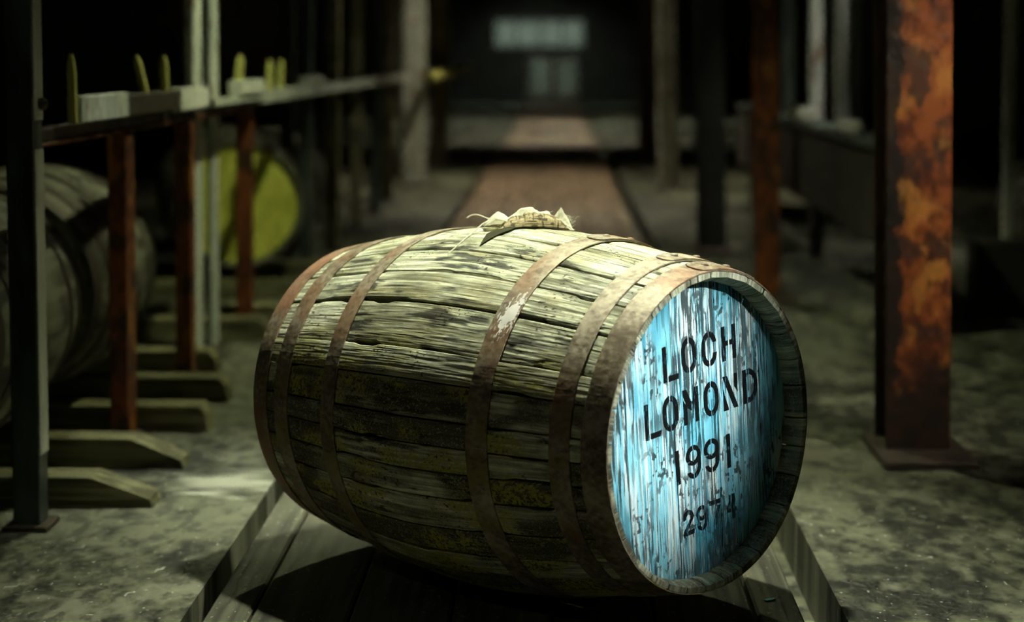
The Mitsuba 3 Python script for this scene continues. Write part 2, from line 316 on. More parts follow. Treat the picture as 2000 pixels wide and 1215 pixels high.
# ---------------------------------------------------------------- lamps
def lamp(name, pos, aim, half, r, col, power, weight, label, stand=False):
    t = thing(name, label, 'lamp')
    pos, aim = np.array(pos, float), np.array(aim, float)
    z = aim - pos; z /= np.linalg.norm(z)
    x = np.cross(z, [0, 1, 0]); x /= np.linalg.norm(x); M = np.eye(4); M[:3, :3] = np.stack([x, np.cross(z, x), z], 1); M[:3, 3] = pos
    dep = .5 if stand else .45 if half < 12 else .30 if pos[1] < 5 else .16; R = r + dep * math.tan(math.radians(half))
    sh = ring([(R, dep), (R + .004, dep), (r + .024, -.05), (r + .02, -.054), (.0005, -.054), (.0005, -.05), (r + .018, -.045), (r + .018, 0.0)][::-1], 40)
    bulb = lathe([(0, -.03), (r, -.03), (r, -.001), (r * .98, 0), (0, 0)][::-1], 24)
    disc = trimesh.creation.cylinder(r * .97, .004, sections=24); disc.apply_translation([0, 0, .004])
    for m in (sh, bulb, disc): m.apply_transform(M)
    obj('shade', sh, 'mat_shade', t, smooth=30)
    obj('socket', bulb, 'mat_shade', t)
    obj('bulb', {**mikit.ply(disc), 'emitter': {'type': 'area', 'radiance': rgb(*[power * c for c in col]), 'sampling_weight': float(weight)}}, None, t)
    if stand:
        obj('stand', tube([(pos[0] + .10, pos[1] - .03, 0.0), (pos[0] + .10, pos[1] - .03, pos[2] + .1), tuple(pos - z * .05 + [0, 0, .06])], .014, 8), 'mat_iron', t)
        obj('foot', cbox(pos[0] - .1, pos[0] + .3, pos[1] - .2, pos[1] + .14, 0, .02), 'mat_iron', t)
    else:
        obj('cord', tube([tuple(pos - z * .05), (pos[0], pos[1], pos[2] + .2), (pos[0], pos[1], 3.6)], .006, 6), 'mat_iron', t)
LL = ['dark conical pendant lamp hung over the cask in the gangway', 'dark flood lamp on a stand to the right of the cask',
      'dark narrow pendant lamp to the right of the cask, lighting the big red column', 'added narrow fill lamp, unseen, hung to the left in front of the cask',
      'dark pendant lamp hung behind the cask', 'dark narrow pendant lamp hung over the concrete left of the cask',
      'dark narrow pendant lamp hung over the right rail', 'dark pendant lamp between the slimmer red column and the left rail', 'dark pendant lamp over the warm lit floor beyond the cask',
      'dark pendant lamp hung over the far part of the gangway', 'dark pendant lamp further off than the one over the far part of the gangway',
      'dark pendant lamp in front of the pale doors at the far end']
for args, l in zip(LAMPS, LL): lamp(*args, l, stand=args[0] == 'flood_lamp')

# ---------------------------------------------------------------- the cask
AZ, TI, L, RB, RE, PW = .8452, .0225, .9489, .3634, .300, 1.6
BC = np.array([-.0693, 3.5943, RB + .0005])
ax = np.array([math.sin(AZ) * math.cos(TI), -math.cos(AZ) * math.cos(TI), math.sin(TI)])
uu = np.cross(ax, [0, 0, 1]); uu /= np.linalg.norm(uu); ww = np.cross(uu, ax)
def R_of(s): return RB - (RB - RE) * np.abs(2 * s / L) ** PW
def sstep(a, b, x):
    t = np.clip((x - a) / (b - a), 0, 1); return t * t * (3 - 2 * t)
def cask(s, th, r):
    """Axial place s, angle th (0 = the side to the camera's left, 90 degrees = top), radius r -> world; the front end is a little flattened underneath."""
    s, th, r = np.broadcast_arrays(np.asarray(s, float), th, r)
    dth = np.angle(np.exp(1j * (th + PI / 2)))
    r = r * (1 - .042 * np.exp(-(dth / .62) ** 2) * sstep(.08, .47, s))
    return BC + s[..., None] * ax + (r * np.cos(th))[..., None] * uu + (r * np.sin(th))[..., None] * ww
barrel = thing('whisky_cask', 'weathered mossy oak cask with a blue painted head, lying on its side in the gangway', 'barrel')

J = [-18, -9.6, -1.5, 6.0, 17.2, 26.4, 41.3, 53.6, 65.2, 77.0, 88.5, 99, 111, 122, 135, 146, 158, 169, 182, 193, 204.5, 217, 228, 240, 251.5, 263, 275, 286.5, 298, 309, 320, 331, 342]
offs = {3: -.0015, 4: .0024, 5: -.0008, 6: .0010, 7: -.0004, 8: .0004, 2: .0012, 1: -.0012, 0: .001}
HR = .281                                              # radius of the heads
def stave(k):
    t0, t1 = math.radians(J[k]), math.radians(J[k + 1])
    off = offs.get(k, .0022 * (rng.random() - .5))
    gap = [.0009 + .0007 * rng.random() for _ in range(2)]
    if k in (3, 4, 6): gap[0] += .0007
    ns, nt = 121, 9
    s = np.linspace(-L / 2 + .0015 * rng.random(), L / 2 - .0015 * rng.random(), ns)
    def edge(sgn, seed):
        q = np.stack([s * 9 + 31 * k, s * 0 + seed, s * 0], -1)
        ch = sstep(.64, .74, meshkit.fbm(q, 3, seed)) * .0045 * (np.abs(s) < .40)        # chipped edges
        wave = (meshkit.fbm(q * .5, 2, seed + 5) - .5) * .004 * (np.abs(s) < .42)
        return ch, wave
    c0, w0 = edge(0, 100 + k); c1, w1 = edge(1, 100 + k + 1)
    w1b = (meshkit.fbm(np.stack([s * 9 + 31 * (k + 1), s * 0 + 100 + k + 1, s * 0], -1) * .5, 2, 100 + k + 6) - .5) * .004 * (np.abs(s) < .42)
    w0b = (meshkit.fbm(np.stack([s * 9 + 31 * k, s * 0 + 100 + k, s * 0], -1) * .5, 2, 100 + k + 5) - .5) * .004 * (np.abs(s) < .42)
    Rs = R_of(s)
    a0 = t0 + (gap[0] + c0 + w0b) / Rs; a1 = t1 - (gap[1] + c1 - w1b) / Rs
    f = np.r_[0, .03, .12, np.linspace(.25, .75, nt - 6), .88, .97, 1]
    TH = a0[:, None] + (a1 - a0)[:, None] * f
    S = np.broadcast_to(s[:, None], TH.shape)
    P = np.stack([S * 16, TH * 9, S * 0 + k * 7.7], -1)
    bump = .0016 * (meshkit.fbm(P, 3, 11) - .5)
    ease = np.clip((L / 2 - np.abs(s)) / .05, 0, 1)[:, None]
    rnd = np.array([.0022, .0006, 0] + [0] * (nt - 6) + [0, .0006, .0022])
    Ro = Rs[:, None] + off * ease - .0005 + bump * ease - rnd
    inner = Rs - .028
    inner = np.where(np.abs(s) > L / 2 - .05, RE - .0185 - .0 * s, inner)
    bev = np.clip((np.abs(s) - (L / 2 - .020)) / .020, 0, 1)
    inner = inner + .0085 * bev
    Ri = np.stack([inner, inner], 1)
    THi = np.stack([a1, a0], 1)
    Si = np.stack([s, s], 1)
    TH, S, Rr = np.hstack([TH, THi]), np.hstack([S, Si]), np.hstack([Ro, Ri])
    n = TH.shape[1]
    V = cask(S, TH, Rr).reshape(-1, 3)
    uv = np.stack([S + 1.37 * k, TH * RB], -1).reshape(-1, 2)
    i, j = np.meshgrid(np.arange(ns - 1), np.arange(n), indexing='ij')
    A, B = i * n + j, i * n + (j + 1) % n
    F = np.vstack([np.stack([A, A + n, B + n], -1).reshape(-1, 3), np.stack([A, B + n, B], -1).reshape(-1, 3)])
    caps = []
    for row, flip in ((0, False), (ns - 1, True)):
        for j in range(1, n - 1):
            t = [row * n, row * n + j, row * n + j + 1]
            caps.append(t[::-1] if flip else t)
    F = np.vstack([F, caps])
    m = trimesh.Trimesh(V, F, process=False)
    if m.volume < 0: m.invert()
    return m, uv
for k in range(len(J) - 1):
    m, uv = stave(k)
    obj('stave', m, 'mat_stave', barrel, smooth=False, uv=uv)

def band(s0, s1, th0, th1, lift, thick=.0026, n=120, closed=True, taper=False):
    th = np.linspace(th0, th1, n + 1)[: n if closed else n + 1]
    q = np.stack([np.cos(th) * 3, np.sin(th) * 3, th * 0 + s0 * 9], -1)
    wob = .0012 * (meshkit.fbm(q, 2, 3) - .5)
    mid = (s0 + s1) / 2
    prof = [(s0, 0), (s0, thick * .8), (s0 + .001, thick), (mid, thick + .0002), (s1 - .001, thick), (s1, thick * .8), (s1, 0)]
    S = np.stack([np.full(len(th), a) + wob for a, _ in prof], 1)
    if taper:                                       # rounded tongue of the lap
        w = np.sqrt(np.clip(1 - np.clip(1 - (th - th0) / .06, 0, 1) ** 2, .12, 1))[:, None]
        S = mid + (S - mid) * w
    Rr = R_of(np.clip(S, -L / 2, L / 2)) + lift + np.array([b for _, b in prof])[None, :]
    TH = np.broadcast_to(th[:, None], S.shape)
    V = cask(S, TH, Rr).reshape(-1, 3); n2 = len(prof)
    uv = np.stack([S, TH * RB], -1).reshape(-1, 2)
    rows = len(th) if closed else len(th) - 1
    i, j = np.meshgrid(np.arange(rows), np.arange(n2), indexing='ij'); i2 = (i + 1) % len(th); j2 = (j + 1) % n2
    F = np.vstack([np.stack([i * n2 + j, i2 * n2 + j, i2 * n2 + j2], -1).reshape(-1, 3), np.stack([i * n2 + j, i2 * n2 + j2, i * n2 + j2], -1).reshape(-1, 3)])
    if not closed:
        for row, flip in ((0, False), (len(th) - 1, True)):
            for j in range(1, n2 - 1):
                t = [row * n2, row * n2 + j, row * n2 + j + 1]; F = np.vstack([F, [t[::-1] if flip else t]])
    m = trimesh.Trimesh(V, F, process=False)
    if m.volume < 0: m.invert()
    return m, uv
HOOPS = [(-.4745, -.420, 'hoop_red', 100), (-.388, -.336, 'hoop', 99), (-.215, -.171, 'hoop', 97), (.184, .231, 'hoop_splash', 86), (.360, .401, 'hoop', 84), (.4235, .4740, 'hoop', 84.5)]
for s0, s1, mt, lap in HOOPS:
    m, uv = band(s0, s1, 0, 2 * PI, .0002)
    h = obj('hoop', m, 'mat_' + mt, barrel, uv=uv, label={'hoop_splash': 'rusty hoop with a white paint splash', 'hoop_red': 'reddish rusty hoop at the far end'}.get(mt))
    l0 = math.radians(lap)
    m, uv = band(s0 + .0005, s1 - .0005, l0, l0 + math.radians(30), .0029, n=30, closed=False, taper=True)
    obj('lap', m, 'mat_' + mt, h, uv=uv)
    mid = (s0 + s1) / 2
    for q in (7, 19):
        th = l0 + math.radians(q)
        rv = lathe([(0, 0), (.0078, 0), (.0072, .0022), (.0050, .0040), (0, .0048)], 14)
        c = cask(mid, th, R_of(mid) + .0050); nrm = math.cos(th) * uu + math.sin(th) * ww
        M = np.eye(4); M[:3, :3] = np.stack([ax, np.cross(nrm, ax), nrm], 1); M[:3, 3] = c; rv.apply_transform(M)
        obj('rivet', rv, 'mat_hoop', h, smooth=40)

# heads: boards with their own edges; plane coordinates a (to the right as one faces the front head) and b (up)
ROT = math.radians(3.6)
def head_world(a, b, depth, front=True):
    """a, b in the plane of the head, turned with its boards; depth = how far behind the chime's end."""
    x, y = a * math.cos(ROT) - b * math.sin(ROT), a * math.sin(ROT) + b * math.cos(ROT)
    th = np.arctan2(y, -x); r = np.hypot(x, y)
    s = (L / 2 - depth) * (1 if front else -1)
    return cask(np.full_like(r, s), th, r)
def plate(poly, d_front, thick, front=True, fine=.012):
    """A flat piece in the head's plane, its face at depth d_front."""
    poly = poly.segmentize(fine)
    v2, f2 = trimesh.creation.triangulate_polygon(poly, engine='earcut')
    m = trimesh.creation.extrude_triangulation(v2, f2, thick)
    v = np.array(m.vertices)
    w = head_world(v[:, 0], v[:, 1], d_front + v[:, 2], front)
    o = trimesh.Trimesh(w, m.faces, process=False)
    if o.volume < 0: o.invert()
    return o, v[:, :2].copy()
hb = [-.30, -.1995, -.0640, .0680, .2005, .30]
hp = obj('head', trimesh.Trimesh(*(lambda q: (q[0].vertices, q[0].faces))(plate(Point(0, 0).buffer(HR - .001, 48), .046, .012)), process=False), 'mat_dark_timber', barrel, label='blue painted wooden head with stencilled lettering')
for k in range(5):
    strip = sbox(hb[k] + .0011, -.3, hb[k + 1] - .0011, .3).intersection(Point(0, 0).buffer(HR + .0012, 64))
    m, uv = plate(strip, .0395 + .0005 * rng.random(), .009)
    obj('board', m, 'mat_head', hp, uv=uv + [0, 2.3 * k])
hq = obj('head', plate(Point(0, 0).buffer(HR, 48), .037, .02, False)[0], 'mat_old_head', barrel, label='plain wooden head at the far end')

# stencilled letters (strokes cut by the stencil's bridges)
def st(*pts): return LineString(pts)
def stroke(lines, w): return unary_union([l.buffer(w / 2, cap_style=2, join_style=2, mitre_limit=3) for l in lines])
def oval(w, h, t):
    c = Point(0, 0).buffer(1, 24)
    r = w / 2
    def stadium(ww, hh):
        rr = ww / 2; cap = min(rr * 1.15, hh / 2 - 1e-5); e = affinity.scale(c, rr, cap)
        return unary_union([affinity.translate(e, 0, hh / 2 - cap), affinity.translate(e, 0, -hh / 2 + cap), sbox(-rr, -hh / 2 + cap, rr, hh / 2 - cap)])
    return stadium(w, h).difference(stadium(w - 2 * t, h - 2 * t))
def glyph(ch, w, h, t):
    """A stencil capital or figure centred on 0, w wide and h high, stroke t."""
    W, Hh, g = w / 2, h / 2, t * .42
    if ch == 'L': return sbox(-W, -Hh, -W + t, Hh).union(sbox(-W + t + g, -Hh, W, -Hh + t))
    if ch == 'O': return oval(w, h, t).difference(sbox(-g / 2, -Hh, g / 2, Hh))
    if ch == 'C': return oval(w, h, t).difference(sbox(-g / 2, -Hh, g / 2, Hh)).difference(sbox(0, -h * .14, W + 1, h * .16))
    if ch == 'H': return sbox(-W, -Hh, -W + t, Hh).union(sbox(W - t, -Hh, W, Hh)).union(sbox(-W + t, -t * .45, -g * .6, t * .45)).union(sbox(g * .6, -t * .45, W - t, t * .45))
    if ch == 'M':
        a = Polygon([(-W, -Hh), (-W + t, -Hh), (-W + t, h * .02), (-W, h * .20)]); b = sbox(W - t * 1.05, -Hh, W, Hh)
        v1 = Polygon([(-W, Hh), (-W + t * 1.0, Hh), (t * .10, h * .10), (t * .10, -h * .14), (-W * .45, -h * .02), (-W, h * .34)])
        v2 = Polygon([(W - t * 1.05 - .0004, h * .46), (W - t * 1.05 - .0004, h * .12), (t * .10 + g, -h * .08), (t * .10 + g, h * .12)])
        return unary_union([a, b, v1, v2])
    if ch == 'N':
        diag = Polygon([(-W, Hh), (-W + t * 1.25, Hh), (W, -Hh), (W - t * 1.25, -Hh)])
        lft = Polygon([(-W, -Hh), (-W + t * 1.5, -Hh), (-W + t * .5, -h * .10), (-W, h * .14)]); rgt = Polygon([(W - t * .9, Hh), (W, Hh), (W, -h * .06), (W - t * .9, h * .12)])
        return unary_union([diag, lft, rgt])
    if ch == 'D':
        o = oval(w * 1.25, h, t); o = affinity.translate(o, -w * .125, 0)
        return sbox(-W, -Hh, -W + t, Hh).union(o.intersection(sbox(-W + t + g, -Hh, W + 1, Hh)))
    if ch == '1': return sbox(-t * .5, -Hh, t * .5, Hh)
    if ch == '9':
        t = t * .88
        top = affinity.translate(oval(w, h * .60, t), 0, h * .20).difference(sbox(-g / 2, 0, g / 2, Hh)).difference(sbox(-W, h * .02, -W + t * 1.3, h * .06))
        out = oval(w, h, t).intersection(sbox(g / 2, -Hh, W + 1, h * .22))
        tail = oval(w, h, t).intersection(sbox(-W - 1, -Hh, -g / 2, -h * .27))
        return unary_union([top, out, tail])
    if ch == '2':
        top = affinity.translate(oval(w, h * .62, t), 0, h * .19).intersection(sbox(-W - 1, h * .16, W + 1, Hh)).difference(sbox(-g / 2, 0, g / 2, Hh))
        dg = Polygon([(W, h * .16), (W - t, h * .16), (-W, -Hh + t * .9), (-W, -Hh), (-W + t * .55, -Hh)])
        return unary_union([top, dg, sbox(-W + t * 1.0, -Hh, W, -Hh + t)])
    if ch == '7': return sbox(-W, Hh - t, W, Hh).union(Polygon([(W - t * 1.1, Hh - t - g), (W, Hh - t - g), (-W * .1 + t * .5, -Hh), (-W * .1 - t * .5, -Hh)]))
    if ch == '4':
        x1 = W - t * 1.5
        return unary_union([sbox(x1, -Hh, x1 + t, Hh), sbox(x1 + t, -h * .20, W, -h * .06), sbox(-W, -h * .20, x1 - g, -h * .06), Polygon([(-W, -h * .06), (-W + t, -h * .06), (x1 - g, h * .26), (x1 - g, Hh * .98)])])
#         character, centre a, centre b, width, height (metres in the head's plane, before its turn), row
def unrot(a, b): return a * math.cos(ROT) + b * math.sin(ROT), -a * math.sin(ROT) + b * math.cos(ROT)
ROWS = [[('L', -.0767, .1390, .0430), ('O', -.0222, .1475, .0440), ('C', .0388, .1515, .0440), ('H', .0990, .1568, .0430)],
        [('L', -.1280, .0417, .0450), ('O', -.0768, .0476, .0445), ('M', -.0163, .0533, .0450), ('O', .0446, .0578, .0440), ('N', .1045, .0628, .0450), ('D', .1675, .0672, .0460)],
        [('1', -.0570, -.0570, .0105), ('9', -.0096, -.0545, .0445), ('9', .0462, -.0500, .0450), ('1', .0988, -.0492, .0105)],
        [('2', -.0262, -.1705, .0330), ('9', .0162, -.1690, .0335), ('7', .0585, -.1640, .0340), ('4', .1095, -.1600, .0290)]]
for ri, row in enumerate(ROWS):
    for ch, a, b, w in row:
        h, t = (.0655, .0104) if ri < 3 else (.0500, .0088)
        g = glyph(ch, w, h, t)
        a2, b2 = unrot(a, b)
        g = affinity.translate(affinity.rotate(affinity.skew(g, 0, 0), .9, origin=(0, 0)), a2, b2)
        g = g.buffer(.0008).buffer(-.0008)
        parts = [plate(p, .0388, .0012, fine=.008) for p in getattr(g, 'geoms', [g]) if p.area > 1e-6]
        obj('stencil_letter', join([p[0] for p in parts]), 'mat_letter' if ri < 3 else 'mat_letter_faint', hp, uv=np.vstack([p[1] for p in parts]))

# ---------------------------------------------------------------- rag and hessian over the bung
rag = thing('bung_cloth', 'crumpled white rag and piece of hessian lying over the bung on top of the cask', 'cloth')
rx = np.array([math.cos(YAW), math.sin(YAW), 0]); ry = np.array([-math.sin(YAW), math.cos(YAW), 0])
def top_z(X, Y):
    """Height of the cask's upper surface."""
    d = np.stack([X - BC[0], Y - BC[1]], -1)
    s = d @ ax[:2]; e = d @ uu[:2]
    return BC[2] + s * ax[2] + np.sqrt(np.maximum(R_of(np.clip(s, -L / 2, L / 2)) ** 2 - e ** 2, .0004)) * ww[2]
RO = np.array([-.0690, 3.594]) 
def sheet(l0, l1, q0, q1, hfn, nl=60, nq=34, thick=.0016, wavy=.0):
    l, q = np.meshgrid(np.linspace(l0, l1, nl), np.linspace(q0, q1, nq), indexing='ij')
    lw = l + wavy * (meshkit.fbm(np.stack([q * 60, l * 20, l * 0], -1), 3, 5) - .5)
    qw = q + wavy * (meshkit.fbm(np.stack([l * 60, q * 20, l * 0 + 3], -1), 3, 6) - .5)
    X = RO[0] + lw * rx[0] + qw * ry[0]; Y = RO[1] + lw * rx[1] + qw * ry[1]
    Z = top_z(X, Y) + .0025 + hfn(l, q)
    top = np.stack([X, Y, Z], -1).reshape(-1, 3); bot = top - [0, 0, thick]
    F = grid(nl, nq); N = nl * nq
    idx = np.arange(N).reshape(nl, nq)
    loop = np.r_[idx[:, 0], idx[-1, 1:], idx[-2::-1, -1], idx[0, -2:0:-1]]
    nx = np.roll(loop, -1)
    S = np.vstack([np.stack([loop, loop + N, nx + N], -1), np.stack([loop, nx + N, nx], -1)])
    m = trimesh.Trimesh(np.vstack([top, bot]), np.vstack([F, F[:, ::-1] + N, S]), process=False)
    if m.volume < 0: m.invert()
    uv = np.stack([l, q], -1).reshape(-1, 2)
    return m, np.vstack([uv, uv])
def h_hess(l, q):
    x = (l - .022) / .062; y = q / .030
    dome = np.sqrt(np.clip(1 - x ** 4, 0, 1)) * np.sqrt(np.clip(1 - y ** 2, 0, 1))
    cr = meshkit.fbm(np.stack([l * 45, q * 60, l * 0], -1), 3, 9) - .5
    return np.maximum(.0215 * dome * (1 + .5 * cr) * (.82 + .3 * (l > .0)) , 0) + .0005
m, uv = sheet(-.050, .086, -.031, .026, h_hess, 80, 40, .0016, .010)
obj('hessian', m, 'mat_hessian', rag, smooth=True, uv=uv, label='coarse brown hessian')
def h_rag(l, q):
    a = np.clip(1 - np.abs(l + .052) / .030, 0, 1) ** .8 * np.exp(-((q - .004) / .026) ** 2)
    b = np.exp(-((l - .018) / .048) ** 4 - ((q - .034) / .017) ** 2)
    cr = meshkit.fbm(np.stack([l * 60, q * 60, l * 0 + 8], -1), 3, 19)
    return .031 * a * (.75 + .5 * cr) + .030 * b * (.75 + .5 * cr) + .004 * cr
m, uv = sheet(-.077, .066, -.018, .060, h_rag, 100, 60, .0012, .008)
obj('rag', m, 'mat_cloth', rag, smooth=True, label='crumpled white rag')
def h_tuft(l, q):
    pk = .034 * np.clip(1 - np.abs(l - .074) / .022, 0, 1) ** .7 * np.exp(-((q - .006) / .022) ** 2)
    cr = meshkit.fbm(np.stack([l * 130, q * 130, l * 0 + 2], -1), 3, 29)
    return pk * (.5 + 1.0 * cr)
m, uv = sheet(.050, .100, -.020, .036, h_tuft, 60, 50, .0012, .010)
obj('rag', m, 'mat_cloth', rag, smooth=True, label='frayed white end of the rag')
fib = []
for k in range(46):
    l0, q0 = .076 + .014 * rng.standard_normal(), .010 + .012 * rng.standard_normal()
    X, Y = RO[0] + l0 * rx[0] + q0 * ry[0], RO[1] + l0 * rx[1] + q0 * ry[1]
    p0 = np.array([X, Y, float(top_z(np.array(X), np.array(Y))) + .012 + .012 * rng.random()])
    dv = rng.standard_normal(3) * [.010, .008, .006] + [.004, 0, .004]; b2 = rng.standard_normal(3) * .004
    fib.append(tube([p0 + dv * t + b2 * math.sin(t * 3) for t in np.linspace(0, 1, 6)], .00035, 4))
obj('frayed_fibre', join(fib), 'mat_cloth', rag, kind='stuff', label='loose white fibres at the frayed end')
def on_cask(l, q, dz=.0015):
    X, Y = RO[0] + l * rx[0] + q * ry[0], RO[1] + l * rx[1] + q * ry[1]
    return np.array([X, Y, float(top_z(np.array(X), np.array(Y))) + dz])
def spline(pts, n=26):
    from scipy.interpolate import CubicSpline
    pts = np.array(pts); return CubicSpline(np.linspace(0, 1, len(pts)), pts)(np.linspace(0, 1, n))
for pts in ([on_cask(-.060, .0, .016), on_cask(-.078, -.005, .014), on_cask(-.092, -.02, .007), on_cask(-.108, -.045, .003), on_cask(-.126, -.075, .0016), on_cask(-.145, -.10, .0014)],
            [on_cask(-.062, .004, .020), on_cask(-.076, .004, .025), on_cask(-.090, .006, .032), on_cask(-.103, .004, .033), on_cask(-.110, .0, .030)],
            [on_cask(.080, -.004, .016), on_cask(.086, -.012, .010), on_cask(.089, -.024, .004), on_cask(.096, -.036, .0014)]):
    obj('string', tube(spline(pts), .0014, 6), 'mat_cloth', rag, smooth=True)
def h_flap(l, q): return .002 + .004 * meshkit.fbm(np.stack([l * 50, q * 50, l * 0 + 4], -1), 2, 31) - np.clip((-q - .05) * .02, 0, .002)
fl = Polygon([(-.083, -.115), (-.070, -.055), (-.050, -.028), (-.012, -.026), (-.022, -.050), (-.055, -.085)]).segmentize(.006)
v2, f2 = trimesh.creation.triangulate_polygon(fl, engine='earcut')
m = trimesh.creation.extrude_triangulation(v2, f2, .0014); m = m.subdivide_to_size(.008); v = np.array(m.vertices)
X, Y = RO[0] + v[:, 0] * rx[0] + v[:, 1] * ry[0], RO[1] + v[:, 0] * rx[1] + v[:, 1] * ry[1]
m = trimesh.Trimesh(np.stack([X, Y, top_z(X, Y) + .0015 + v[:, 2]], -1), m.faces, process=False)
obj('flap', m, 'mat_flap', rag, label='dark olive corner of cloth hanging down the side')

# ---------------------------------------------------------------- chip of blue paint on the floor
ck = thing('paint_chip', 'small flake of turquoise paint lying on the boards in front of the cask', 'paint flake')
labels.pop(ck); used.discard(ck)
k = obj('paint_chip', (lambda m: m)(trimesh.Trimesh(*(lambda q: (q.vertices, q.faces))(trimesh.convex.convex_hull(np.array([(x, y, z) for (x, y) in ((0.408, 3.492), (.412, 3.486), (.424, 3.492), (.431, 3.500), (.428, 3.505), (.414, 3.499)) for z in (-.001, .002)]))), process=False)), 'mat_chip')
labels[k] = {'label': 'small flake of turquoise paint lying on the boards in front of the cask', 'category': 'paint flake'}


# ---------------------------------------------------------------- left: rack posts, rail, pegs, runners, casks
LL_, LR_ = .0185, -.027                                  # the old racking leans a little
def post(x1, y0, w, dep, z1, mt, name, label, group=None, cap=None, kx=LL_, foot=True):
    """A square post whose right front edge stands at x1, y0."""
    t = thing(name, label, 'post', group)
    obj('shaft', lean(cbox(x1 - w, x1, y0, y0 + dep, 0.0, z1, .003), kx), mt, t)
    if foot: obj('base_plate', cbox(x1 - w - .02, x1 + .02, y0 - .02, y0 + dep + .02, -.004, .012, .003), 'mat_iron', t)
    return t
p1 = post(-1.165, 3.99, .062, .070, 3.55, 'mat_green', 'rack_post', 'dark green steel post with an added pale strip for its lit side, nearest to the camera on the left')
obj('lit_side_strip', lean(cbox(-1.1649, -1.162, 3.992, 4.058, .17, .855, .001), LL_), 'mat_white', p1, label='pale strip put on for the lit side')  # pale strip stands in for light on the post's side
obj('lit_side_strip', lean(cbox(-1.1649, -1.162, 3.992, 4.058, .92, 3.5, .001), LL_), 'mat_white', p1, label='pale strip put on for the lit side')
obj('bolt', trimesh.creation.icosphere(2, .014).apply_translation([-1.138, 4.03, .955]), 'mat_iron', p1)
post(-1.188, 4.94, .050, .110, .85, 'mat_redox', 'red_post', 'rusty red post below the left rail, nearest to the camera')
post(-1.180, 5.79, .052, .070, .85, 'mat_redox', 'red_post', 'dark red post just left of the two pale posts')
post(-1.250, 6.20, .030, .15, 3.55, 'mat_pale', 'pale_post', 'left one of the two pale posts that stand close together')
post(-1.250, 6.53, .018, .12, 3.55, 'mat_pale', 'pale_post', 'right one of the two pale posts that stand close together')
post(-1.195, 7.05, .062, .040, .85, 'mat_redox', 'red_post', 'red post in front of the yellow-green cask head')
post(-1.345, 9.20, .070, .05, 3.55, 'mat_dark_timber', 'timber_post', 'brown post right of the yellow-green cask head')
post(-1.222, 8.95, .060, .08, 3.55, 'mat_green', 'rack_post', 'dark grey-green post with a thin lit edge, right of the brown post')
for x1, y0, w, mt, nm, lb in ((-1.20, 9.9, .075, 'mat_timber', 'timber_post', 'pale timber post third from the front past the yellow-green head'),
                              (-1.22, 11.2, .06, 'mat_timber', 'timber_post', 'slim timber post behind the far end of the cask'),
                              (-1.20, 12.3, .07, 'mat_green', 'rack_post', 'dark slim post far down the left row before the broad column'),
                              (-1.22, 13.4, .10, 'mat_timber', 'timber_post', 'broader timber post just before the broad grey column')):
    post(x1, y0, w, .08, 3.55, mt, nm, lb)

def hcol(xc, yc, w, dep, mt, name, label, kx=LR_, t=.014):
    k = thing(name, label, 'column')
    x0, x1, y0, y1 = xc - w / 2, xc + w / 2, yc, yc + dep
    obj('flange', lean(cbox(x0, x1, y0, y0 + t, 0, 3.6, .003), kx), mt, k)
    obj('flange', lean(cbox(x0, x1, y1 - t, y1, 0, 3.6, .003), kx), mt, k)
    obj('web', lean(cbox(xc - t / 2, xc + t / 2, y0 + t, y1 - t, 0, 3.6, .001), kx), mt, k)
    obj('base_plate', cbox(x0 - .03, x1 + .045, y0 - .16, y1 + .04, -.004, .022, .004), 'mat_iron', k)
    return k
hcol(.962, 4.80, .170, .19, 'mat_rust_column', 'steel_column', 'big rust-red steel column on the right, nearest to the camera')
hcol(.930, 8.00, .100, .15, 'mat_redox', 'steel_column', 'slimmer rust-red steel column right behind the cask head')
hcol(.845, 9.95, .150, .16, 'mat_wall', 'steel_column', 'black steel column left of the slimmer red column')
hcol(.885, 14.6, .140, .17, 'mat_pale', 'steel_column', 'pale grey-green steel column right of the aisle, far behind the cask')
post(1.08, 13.0, .07, .08, 3.55, 'mat_timber', 'timber_post', 'slim timber post right of the pale right column, far behind the cask', kx=LR_)
hcol(.90, 18.2, .17, .17, 'mat_iron', 'steel_column', 'dark column furthest away on the right')
hcol(-1.185, 14.9, .180, .17, 'mat_pale', 'steel_column', 'broad pale grey-green steel column on the left of the aisle', LL_)
hcol(-1.15, 17.6, .150, .17, 'mat_timber', 'steel_column', 'dim column just behind the broad pale left one', LL_)

# the rail along the left row: lengths of bar with plates and blocks on it
def bar(name, label, cat, m, mt, group=None):
    k = obj(name, m, mt); labels[k] = {'label': label, 'category': cat}
    if group: labels[k]['group'] = group
    return k
rb = thing('rail', 'dark steel beam under the left rail, with a red strip for its lit lower edge', 'rail')
obj('beam', cbox(-1.225, -1.185, 4.09, 7.2, .862, .894, .003), 'mat_iron', rb)
obj('lit_edge_strip', cbox(-1.225, -1.178, 4.09, 7.2, .853, .8615, .002), 'mat_redox', rb)  # red strip stands in for light on the beam's lower edge
RX0, RX1 = -1.178, -1.142
bar('rail', 'grey-green length of left rail between the nearest post and the nearest red post', 'rail', cbox(RX0, RX1, 4.38, 4.87, .900, .964, .003), 'mat_pale')
bar('rail', 'dark length of left rail before the two pale posts', 'rail', cbox(RX0, RX1, 4.875, 5.53, .900, .958, .003), 'mat_iron')
bar('rail', 'thin pale length of left rail right of the two pale posts', 'rail', cbox(RX0, RX1, 6.12, 7.14, .892, .918, .003), 'mat_pale')
bar('rail', 'long pale far length of left rail above the end of the cask', 'rail', cbox(RX0, RX1, 7.15, 14.4, .876, .924, .003), 'mat_pale')
bar('rail', 'yellow-green furthest length of left rail', 'rail', cbox(-1.06, -1.00, 14.6, 22.0, .86, .94, .003), 'mat_peg')
